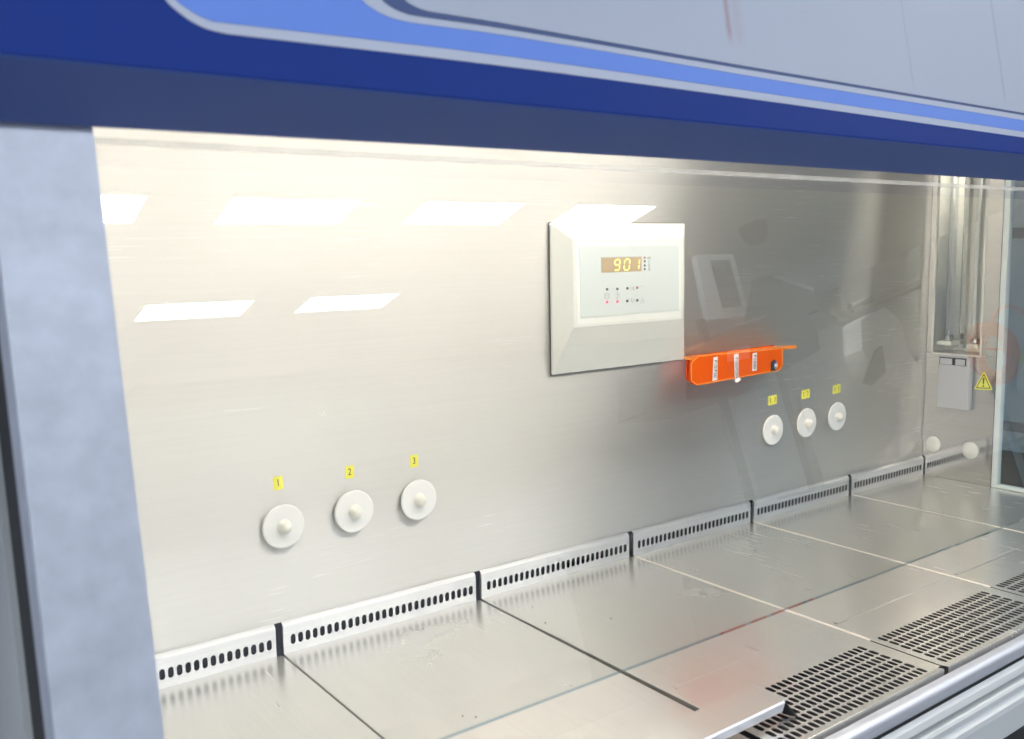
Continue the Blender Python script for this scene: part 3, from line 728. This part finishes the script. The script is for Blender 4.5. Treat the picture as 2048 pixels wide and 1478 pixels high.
MB().box(dx0-0.0008, dx1+0.0008, -H-0.0012, -H-0.0009, dz1, dz1+0.0012).box(dx0-0.0008, dx0, -H-0.0012, -H-0.0009, dz0, dz1).box(dx1, dx1+0.0008, -H-0.0012, -H-0.0009, dz0, dz1).build('display_edge', M['print_faint'], cp)
SEG = {'A': ((0.12, 1.0), (0.88, 1.0)), 'B': ((1.0, 0.92), (1.0, 0.56)), 'C': ((1.0, 0.44), (1.0, 0.08)), 'D': ((0.12, 0.0), (0.88, 0.0)), 'E': ((0.0, 0.44), (0.0, 0.08)), 'F': ((0.0, 0.92), (0.0, 0.56)), 'G': ((0.12, 0.5), (0.88, 0.5))}
ON = {'9': 'ABCDFG', '0': 'ABCDEF', '1': 'BC', '8': 'ABCDEFG', ' ': ''}
W_ = dx1-dx0; Hh = dz1-dz0
for i, ch in enumerate(' 901'):
    gx = dx0+W_*(0.055+0.245*i); gw = W_*0.13; gz = dz0+Hh*0.13; gh = Hh*0.72
    for sname, (a, b_) in SEG.items():
        lit = sname in ON[ch]
        P = []
        for (u, v) in (a, b_):
            P.append(Vector((gx+u*gw+0.14*v*gh*0.9, 0, gz+v*gh)))
        d = (P[1]-P[0]).normalized(); nrm = Vector((d.z, 0, -d.x)); w2 = 0.00100 if lit else 0.0008
        base = -H-(0.0017 if lit else 0.00155)
        pts = [P[0]-d*w2*0.3, P[0]+nrm*w2+d*w2*0.6, P[1]+nrm*w2-d*w2*0.6, P[1]+d*w2*0.3, P[1]-nrm*w2-d*w2*0.6, P[0]-nrm*w2+d*w2*0.6]
        o = MB().prism([(q.x, base, q.z) for q in pts], (0, 0.0002 if lit else 0.0001, 0)).build('segment', M['segment_on'] if lit else M['segment_off'], cp)
        o.parent = dsp; o.location = -(Vector(cp.location)+Vector(dsp.location))
        if lit: o['label'] = 'lit yellow segment'
def dot(px, py, mat, lab=None, s_=2.6, sh=3.0):
    c = PP(px, py); k = (PP(px+s_, py)-c).x; kz = (c-PP(px, py+sh)).z
    o = MB().box(c.x-k, c.x+k, -H-0.0016, -H-0.0010, c.z-kz, c.z+kz).build('indicator', mat, cp, label=lab)
for px, py, mm, lab in [(1213.2, 578.6, 'print_dot', None), (1233.8, 577.7, 'print_dot', None), (1253.8, 576.6, 'print_dot', None), (1273.6, 575.3, 'led_dim', None),
        (1213.4, 604.3, 'led_red', 'red indicator'), (1234, 603.1, 'led_red', 'red indicator'), (1253.8, 601.8, 'print_dot', None), (1273.6, 600.5, 'print_dot', None)]:
    dot(px, py, M[mm], lab, 1.9, 2.4)
for py, mm in ((515.2, 'led_dim'), (522.5, 'print_dot'), (530.9, 'print_dot'), (538.3, 'print_dot')): dot(1288.3, py, M[mm], None, 1.5, 2.0)
def faint(pts_px, w_=0.0004, mat='print_faint', closed=False):
    P = [PP(a, b_) for a, b_ in pts_px]
    mb = MB()
    if closed: P.append(P[0])
    for a, b_ in zip(P[:-1], P[1:]):
        d = (b_-a); d.y = 0; d.normalize(); nr = Vector((d.z, 0, -d.x))*w_
        mb.prism([(q.x, -H-0.0010, q.z) for q in (a+nr, b_+nr, b_-nr, a-nr)], (0, -0.0003, 0))
    return mb
ic = MB()
def addic(*a, **k):
    m_ = faint(*a, **k); n = len(ic.v); ic.v += m_.v; ic.f += [[i+n for i in f] for f in m_.f]; ic.mi += m_.mi; ic.smooth += m_.smooth
addic([(1208, 587), (1212, 591), (1208, 592), (1213, 586)])                      # lamp symbol
addic([(1213+5*math.cos(a), 592+6*math.sin(a)) for a in [2*math.pi*k/8 for k in range(8)]], closed=True)
addic([(1229, 588), (1238, 587), (1238, 594), (1232, 596)]); addic([(1234, 583), (1234, 599)])
addic([(1260, 574), (1264, 574), (1264, 580), (1260, 580)], closed=True); addic([(1266, 572), (1266, 580), (1268, 580), (1268, 573)])   # socket symbol
addic([(1277, 574), (1281, 571), (1285, 574)])
addic([(1262, 597), (1264, 605)]); addic([(1267, 606), (1267, 597)]); addic([(1261, 602), (1264, 605)])
addic([(1280, 606), (1288, 605), (1284, 596)], closed=True)
tag(ic.build('symbols', M['print_faint'], cp), kind='stuff')
for txt, px, py in (('m/s', 1298.5, 515), ('h', 1297.5, 523), ('%', 1298, 531), ('Pa', 1299, 538.5)):
    text_mesh(txt, 0.0075, M['print_faint'], 'lettering', cp, PP(px, py, 0.0012), (1, 0, 0), (0, 0, 1), squash=0.8)

# ================================================================== orange acrylic pipette holder
oh = empty('pipette_holder', 'orange acrylic pipette holder with three paper labels, on the steel wall', 'pipette holder', (1.14, 0, 0.30))
YF = -0.030
def HP(px, py, y=YF): q = onY(px, py, y); return (q.x, y, q.z)
fp = [HP(1386, 717), HP(1394, 711), HP(1562, 695), HP(1562.5, 731), HP(1556, 741), HP(1391, 770.5), HP(1379, 762), HP(1379, 726)]
MB().prism(fp, (0, -0.003, 0)).build('front_plate', M['acrylic'], oh)
# bright cut edges of the front plate
def rim(poly, y, w_, name, mat):
    n = len(poly); P = [Vector((p[0], 0, p[2])) for p in poly]; c = sum(P, Vector())/n; mb = MB()
    for i in range(n):
        a, b_ = P[i], P[(i+1) % n]; d = (b_-a).normalized(); nr = Vector((d.z, 0, -d.x))
        if (c-a).dot(nr) < 0: nr = -nr
        q = [a, b_, b_+nr*w_, a+nr*w_]
        mb.prism([(v.x, y, v.z) for v in q], (0, -0.0005, 0))
    return mb.build(name, mat, oh)
rim(fp, YF-0.0031, 0.0021, 'front_plate_edge', M['acrylic_edge'])
bp_ = [HP(1372, 712, -0.002), HP(1545, 690, -0.002), HP(1545, 730, -0.002), HP(1383, 768, -0.002), HP(1371, 757, -0.002)]
MB().prism(bp_, (0, -0.003, 0)).build('back_plate', M['acrylic'], oh)
zsh = onY(1470, 706.5, YF).z-0.0045
xe = onY(1594, 690, -0.022).x
sh = MB()
sx0 = HP(1390, 711)[0]
sh.prism([(sx0, -0.005, zsh), (sx0-0.002, YF-0.002, zsh), (1.242, YF-0.002, zsh), (1.252, YF+0.002, zsh), (xe-0.006, YF+0.004, zsh), (xe, YF+0.009, zsh), (xe, -0.012, zsh), (xe-0.008, -0.008, zsh), (1.25, -0.005, zsh)], (0, 0, 0.0045))
sh.build('shelf', M['acrylic_edge'], oh)
for xx in (1.095, 1.165, 1.215):
    MB().box(xx, xx+0.0025, YF+0.0005, -0.0055, zsh-0.034, zsh-0.0005).build('divider', M['acrylic'], oh)
def lab(quad, txt, tsize, xc_off=0.0, curl=False):
    P = [HP(px, py, YF-0.0040) for px, py in quad]
    pp = MB().prism([(p[0], YF-0.0037, p[2]) for p in P], (0, -0.0003, 0)).build('paper_label', M['paper'], oh, label='white paper label printed '+txt)
    P = [Vector((p[0], 0, p[2])) for p in P]
    top = (P[0]+P[1])/2; bot = (P[2]+P[3])/2; c = (top+bot)/2; d = (bot-top).normalized(); up = Vector((-d.z, 0, d.x))
    L_ = (bot-top).length
    n_ = len(txt); size = L_/(n_*0.56)
    size = min(size, 0.0115)
    o = text_mesh(txt, tsize, M['print_black'], 'lettering', oh, (c.x, YF-0.0043, c.z), d, up, squash=L_*0.93/(tsize*0.585*n_))
    o.parent = pp; o.location = -(Vector(pp.location)+Vector(oh.location))
lab([(1427, 715), (1435.5, 713), (1434.5, 760), (1425, 762)], 'P10/P20', 0.0098)
lab([(1468, 709), (1477, 707), (1477, 761), (1470, 764)], 'P100/P200', 0.0098)
cl = [HP(1470, 763, YF-0.0038), HP(1478, 755, YF-0.0038), HP(1482, 759, YF-0.006), HP(1473, 765.5, YF-0.006)]
MB().prism(cl, (0, -0.0003, 0)).build('curled_label_end', M['paper'], oh)
lab([(1505.5, 706.5), (1514, 705), (1513.5, 741), (1504.5, 742.5)], 'P1000', 0.0098)
lg = MB(); q = [HP(px, py, YF-0.004) for px, py in ((1542, 725), (1548.5, 718.5), (1554, 723), (1553.5, 740), (1542, 743))]
logo = MB().prism([(p[0], YF-0.0037, p[2]) for p in q], (0, -0.0003, 0)).build('logo_label', M['print_black'], oh, label='black label with a hexagon emblem')
hc = Vector(HP(1547.8, 730, YF)); hc.y = 0
hexc = [paint('emblem_%d' % i, c, rough=0.5) for i, c in enumerate([(0.12, 0.10, 0.45), (0.10, 0.25, 0.75), (0.2, 0.6, 0.85), (0.85, 0.8, 0.1), (0.85, 0.75, 0.1), (0.5, 0.3, 0.6)])]
hx = MB(); R1, R2 = 0.0064, 0.0050
for i in range(6):
    a0, a1 = rad(90+60*i), rad(150+60*i)
    pts = [(hc.x+0.85*r_*math.cos(a), YF-0.00405, hc.z+1.1*r_*math.sin(a)) for r_, a in ((R1, a0), (R1, a1), (R2, a1), (R2, a0))]
    hx.prism(pts, (0, -0.0002, 0), mi=i)
o = hx.build('emblem_outline', hexc, oh); o.parent = logo; o.location = -(Vector(logo.location)+Vector(oh.location))
o = MB().box(hc.x-0.0026, hc.x-0.0002, YF-0.0043, YF-0.0040, hc.z-0.0026, hc.z+0.0026).box(hc.x+0.0002, hc.x+0.0026, YF-0.0043, YF-0.0040, hc.z-0.0026, hc.z+0.0026).build('emblem_centre', M['paper'], oh)
o.parent = logo; o.location = -(Vector(logo.location)+Vector(oh.location))

# ================================================================== warning sign on the side panel
ws = empty('warning_sign', 'yellow warning triangle with exclamation mark beside the grey socket box', 'warning sign', (XR, -0.127, 0.21))
T0 = onX(1968, 742, XR-0.001); T1 = onX(1947.5, 778.5, XR-0.001); T2 = onX(1985.5, 780.5, XR-0.001)
def tri(scale, x, th, name, mat):
    c = (T0+T1+T2)/3; P = [c+(t-c)*scale for t in (T0, T1, T2)]
    pts = []
    for i in range(3):
        a, b_, d = P[i], P[(i+1) % 3], P[i-1]
        for k in (0.0, 0.5, 1.0):
            e0 = a+(d-a).normalized()*0.0028*scale; e1 = a+(b_-a).normalized()*0.0028*scale
            m_ = e0*(1-k)+e1*k
            if k == 0.5: m_ = m_*0.6+a*0.4
            pts.append((x, m_.y, m_.z))
    return MB().prism(pts, (-th, 0, 0)).build(name, mat, ws)
tri(1.0, XR-0.0002, 0.0003, 'backing', M['yellow'])
tri(0.80, XR-0.0006, 0.0002, 'black_border', M['print_black'])
tri(0.66, XR-0.0009, 0.0002, 'inner_field', M['yellow'])
c = (T0+T1+T2)/3
MB().prism([(XR-0.0012, c.y+0.0022, c.z+0.0115), (XR-0.0012, c.y-0.0022, c.z+0.0115), (XR-0.0012, c.y-0.0011, c.z-0.0015), (XR-0.0012, c.y+0.0011, c.z-0.0015)], (-0.0002, 0, 0)).lathe([(0.0019, 0), (0.0019, 0.0002)], (XR-0.0012, c.y, c.z-0.0052), (-1, 0, 0), 14).build('exclamation_mark', M['print_black'], ws)

# ================================================================== grey socket box with flap
by0, by1 = -0.0300, -0.0985; bz0, bz1 = 0.1500, 0.2620; bd = 0.016
bx = empty('socket_box', 'grey plastic socket box with hinged lid on the side panel', 'socket box', (XR, -0.064, 0.206))
q0 = onX(1877.5, 709, XR-bd); q1 = onX(1940, 716, XR-bd); q2 = onX(1871.5, 813, XR-bd); q3 = onX(1935.5, 822, XR-bd)
by0, by1 = (q0.y+q2.y)/2, (q1.y+q3.y)/2; bz0, bz1 = (q2.z+q3.z)/2, (q0.z+q1.z)/2
MB().box(XR-bd+0.003, XR-0.0003, by1, by0, bz0, bz1).build('box_body', M['socket_grey'], bx, bevel=0.002, seg=3)
zf = bz1-(bz1-bz0)*0.175
MB().box(XR-bd, XR-bd+0.0028, by1+0.001, by0-0.001, bz0+0.001, zf).build('lid', M['socket_grey'], bx, bevel=0.0012)
yc = (by0+by1)/2
MB().box(XR-bd, XR-bd+0.0028, yc+0.004, by0-0.004, zf+0.0008, bz1-0.006).build('hinge', M['socket_grey'], bx, bevel=0.0008)
MB().box(XR-bd, XR-bd+0.0028, by1+0.011, yc-0.003, zf+0.0008, bz1-0.006).build('hinge', M['socket_grey'], bx, bevel=0.0008)
MB().box(XR-bd+0.0018, XR-bd+0.0029, by1+0.009, by0-0.002, zf, bz1-0.003).build('hinge_gap', M['gasket'], bx)
MB().box(XR-bd-0.001, XR-bd+0.0028, by1+0.001, by0-0.001, bz1-0.0032, bz1-0.0004).build('hinge_cover', M['socket_grey'], bx, bevel=0.0006)

# ================================================================== uv lamps in the recess
def uv_lamp(y, zb, lab, xoff):
    x = XR+xoff
    t = empty('uv_lamp', lab, 'lamp', (x, y, zb), 'ultraviolet tubes in the side recess')
    MB().box(x-0.012, x+0.026, y-0.0125, y+(0.0195 if y > -0.06 else 0.0125), zb-0.008, zb).build('socket', M['ivory_plastic'], t, bevel=0.001)
    MB().lathe([(0.0085, 0), (0.0088, 0.001), (0.0088, 0.010), (0.0095, 0.0105), (0.0095, 0.012)], (x, y, zb), (0, 0, 1), 24).build('end_cap', M['cap_metal'], t)
    MB().lathe([(0.0082, 0.012), (0.0082, 0.44)], (x, y, zb), (0, 0, 1), 24).build('glass_tube', M['lamp_glass'], t)
    MB().lathe([(0.0022, 0.012), (0.003, 0.016), (0.0012, 0.022)], (x, y, zb), (0, 0, 1), 12).tube([(x, y-0.003, zb+0.020), (x, y+0.003, zb+0.024)], 0.0006).build('filament_mount', M['cap_metal'], t)
p1 = onX(1897, 682, XR+0.020); p2 = onX(1950, 688, XR+0.020)
uv_lamp(p1.y, p1.z, 'clear ultraviolet tube standing in a white socket, nearer the corner', 0.020)
uv_lamp(p2.y, p2.z, 'clear ultraviolet tube standing in a white socket, nearer the side window', 0.020)

# ================================================================== equipment seen past the side window
eq = empty('equipment_rack', 'teal-grey equipment rack standing outside, seen through the side window', 'rack', (2.5, 0.0, -0.9))
zz = [onX(2030, y_, 2.2).z for y_ in (380, 455, 478, 845, 862, 905, 955)]
MB().box(2.205, 2.75, -0.5, 1.2, zz[3], zz[2]).build('door', M['teal_enamel'], eq)
MB().box(2.19, 2.75, -0.5, 1.2, zz[2]+0.001, zz[1]-0.001).build('dark_rail', M['dark_enamel'], eq)
MB().box(2.20, 2.75, -0.5, 1.2, zz[1], 1.1).build('upper_door', M['outer'], eq)
MB().box(2.19, 2.75, -0.5, 1.2, zz[4], zz[3]-0.001).build('dark_rail', M['dark_enamel'], eq)
MB().box(2.21, 2.75, -0.5, 1.2, zz[5], zz[4]-0.001).build('drawer', M['teal_enamel'], eq)
MB().box(2.25, 2.75, -0.5, 1.2, -0.88, zz[5]-0.001).build('base', M['gasket'], eq)

# ================================================================== bench and things behind the camera (seen as reflections in the sash)
be = empty('lab_bench', 'long pale laboratory bench behind the photographer, seen as a reflection', 'bench', (3.9, -2.8, -0.9))
MB().box(2.2, 6.2, -3.2, -2.45, 0.15, 0.19).build('bench_top', M['bench'], be)
MB().box(2.25, 6.15, -3.15, -2.50, -0.9, 0.149).build('cupboards', M['dark_enamel'], be)
def RP(px, py, Y):
    """point of the room seen mirrored in the sash at this place, on the plane y = Y"""
    n = Vector((0, -TC, TS)); d = ray(px, py); h = CAM+d*((Vector((0, GY, GZ))-CAM).dot(n)/d.dot(n))
    r_ = d-n*(2*d.dot(n)); return h+r_*((Y-h.y)/r_.y)
def slab(name, quad, Y, th, mat, par, bev=0.004):
    return MB().prism([RP(a_, b_, Y) for a_, b_ in quad], (0, -th, 0)).build(name, mat, par, bevel=bev)
mo = empty('monitor', 'black computer monitor tilted on the bench, dim reflection above the orange holder', 'monitor', (3.3, -2.6, 0.19))
slab('screen', [(1522, 552), (1552, 549), (1628, 578), (1620, 604), (1505, 636)], -2.55, 0.05, M['screen_black'], mo)
slab('bezel', [(1545, 552), (1556, 551), (1628, 576), (1627, 582)], -2.54, 0.006, M['outer'], mo, 0.001)
MB().box(3.22, 3.28, -2.62, -2.58, 0.2, 0.95).build('stand', M['dark_enamel'], mo)
MB().box(3.1, 3.4, -2.7, -2.5, 0.19, 0.2).build('foot', M['dark_enamel'], mo)
pf = empty('notice_board', 'white framed board with dark pane on the bench, dim reflection beside the control panel', 'notice board', (2.9, -2.6, 0.19))
slab('board_frame', [(1392, 510), (1466, 508), (1500, 632), (1418, 640)], -2.62, 0.03, M['white_plastic'], pf)
slab('board', [(1422, 521), (1459, 519), (1484, 612), (1446, 616)], -2.615, 0.004, M['screen_black'], pf, 0.0005)
MB().box(2.86, 2.90, -2.66, -2.64, 0.19, 1.0).build('support', M['dark_enamel'], pf)
ca = empty('equipment_case', 'dark sloping equipment case on the bench, seen as a dim reflection', 'case', (3.4, -2.4, 0.19))
slab('case_body', [(1372, 706), (1470, 655), (1600, 610), (1612, 622), (1635, 660), (1640, 700), (1560, 745), (1480, 790), (1372, 800)], -2.45, 0.4, M['screen_black'], ca, 0.01)
slab('case_top', [(1640, 585), (1682, 572), (1690, 600), (1700, 640), (1635, 622)], -2.45, 0.3, M['screen_black'], ca, 0.01)
slab('vent_plate', [(1455, 700), (1500, 690), (1500, 716), (1455, 724)], -2.448, 0.004, M['outer'], ca, 0.001)
lm = empty('lamp_arm', 'long dark desk lamp arm reaching over the bench, dim reflection near the corner', 'lamp arm', (4.0, -2.4, 0.19))
MB().tube([RP(1700, 612, -2.4), RP(1760, 590, -2.4), RP(1838, 562, -2.4)], 0.012).tube([RP(1705, 622, -2.45), RP(1762, 603, -2.45), RP(1840, 573, -2.45)], 0.010).build('arms', M['dark_enamel'], lm)
slab('joint', [(1745, 590), (1775, 578), (1778, 592), (1748, 604)], -2.38, 0.06, M['dark_enamel'], lm)
ct = empty('lab_coat', 'pale lilac lab coat hanging over the end of the bench, seen as a dim reflection', 'lab coat', (4.1, -2.4, 0.3))
slab('coat_body', [(1722, 640), (1770, 615), (1800, 640), (1815, 700), (1842, 735), (1840, 765), (1790, 770), (1745, 745), (1725, 700)], -2.36, 0.10, M['white_plastic'], ct, 0.02)
slab('coat_shadow_fold', [(1752, 700), (1765, 690), (1772, 745), (1745, 770), (1728, 765)], -2.35, 0.01, M['dark_enamel'], ct, 0.004)
dc = empty('dome_camera', 'dark dome camera on the ceiling, seen as a dim reflection', 'camera', (5.2, -4.0, 2.0))
MB().lathe([(0.10, -0.01), (0.10, 0.03), (0.085, 0.09), (0.05, 0.13), (0.001, 0.145)], (5.2, -4.0, 2.005), (0, 0, -1), 24).build('dome', M['dark_enamel'], dc)
# coiled orange cord hanging on a stand behind the camera
cc = empty('cord_stand', 'grey stand holding coiled orange cord, seen as a reflection at the right edge', 'stand', (2.9, -1.5, -0.9))
MB().lathe([(0.012, 0), (0.012, 1.52)], (2.92, -1.56, -0.88), (0, 0, 1), 12).build('pole', M['teal_enamel'], cc)
MB().lathe([(0.18, 0), (0.16, 0.015), (0.02, 0.03)], (2.92, -1.56, -0.90), (0, 0, 1), 24).build('foot', M['teal_enamel'], cc)
MB().box(2.90, 2.94, -1.56, -1.50, 0.60, 0.612).build('hook', M['teal_enamel'], cc)
pts = []
for i in range(420):
    a = 2*math.pi*i/30; w_ = 0.85+0.15*math.sin(i*0.37)
    pts.append((2.86+0.045*w_*math.cos(a)+0.012*math.sin(i*0.11), -1.50+0.045*w_*math.cos(a)+0.0004*(i-200)*0.15, 0.505+0.095*w_*math.sin(a)+0.006*math.sin(i*0.23)))
for i in range(24):
    a = i/23; pts.append((2.80+0.42*a, -1.49, 0.52+0.13*math.sin(a*3.0)))
o = MB().tube(pts, 0.0045, 6).build('orange_cord', M['orange_cord'], None, loc=(2.86, -1.5, 0.5)); tag(o, 'coiled bright orange cord hanging on the stand, reflected at the right edge', 'cord')
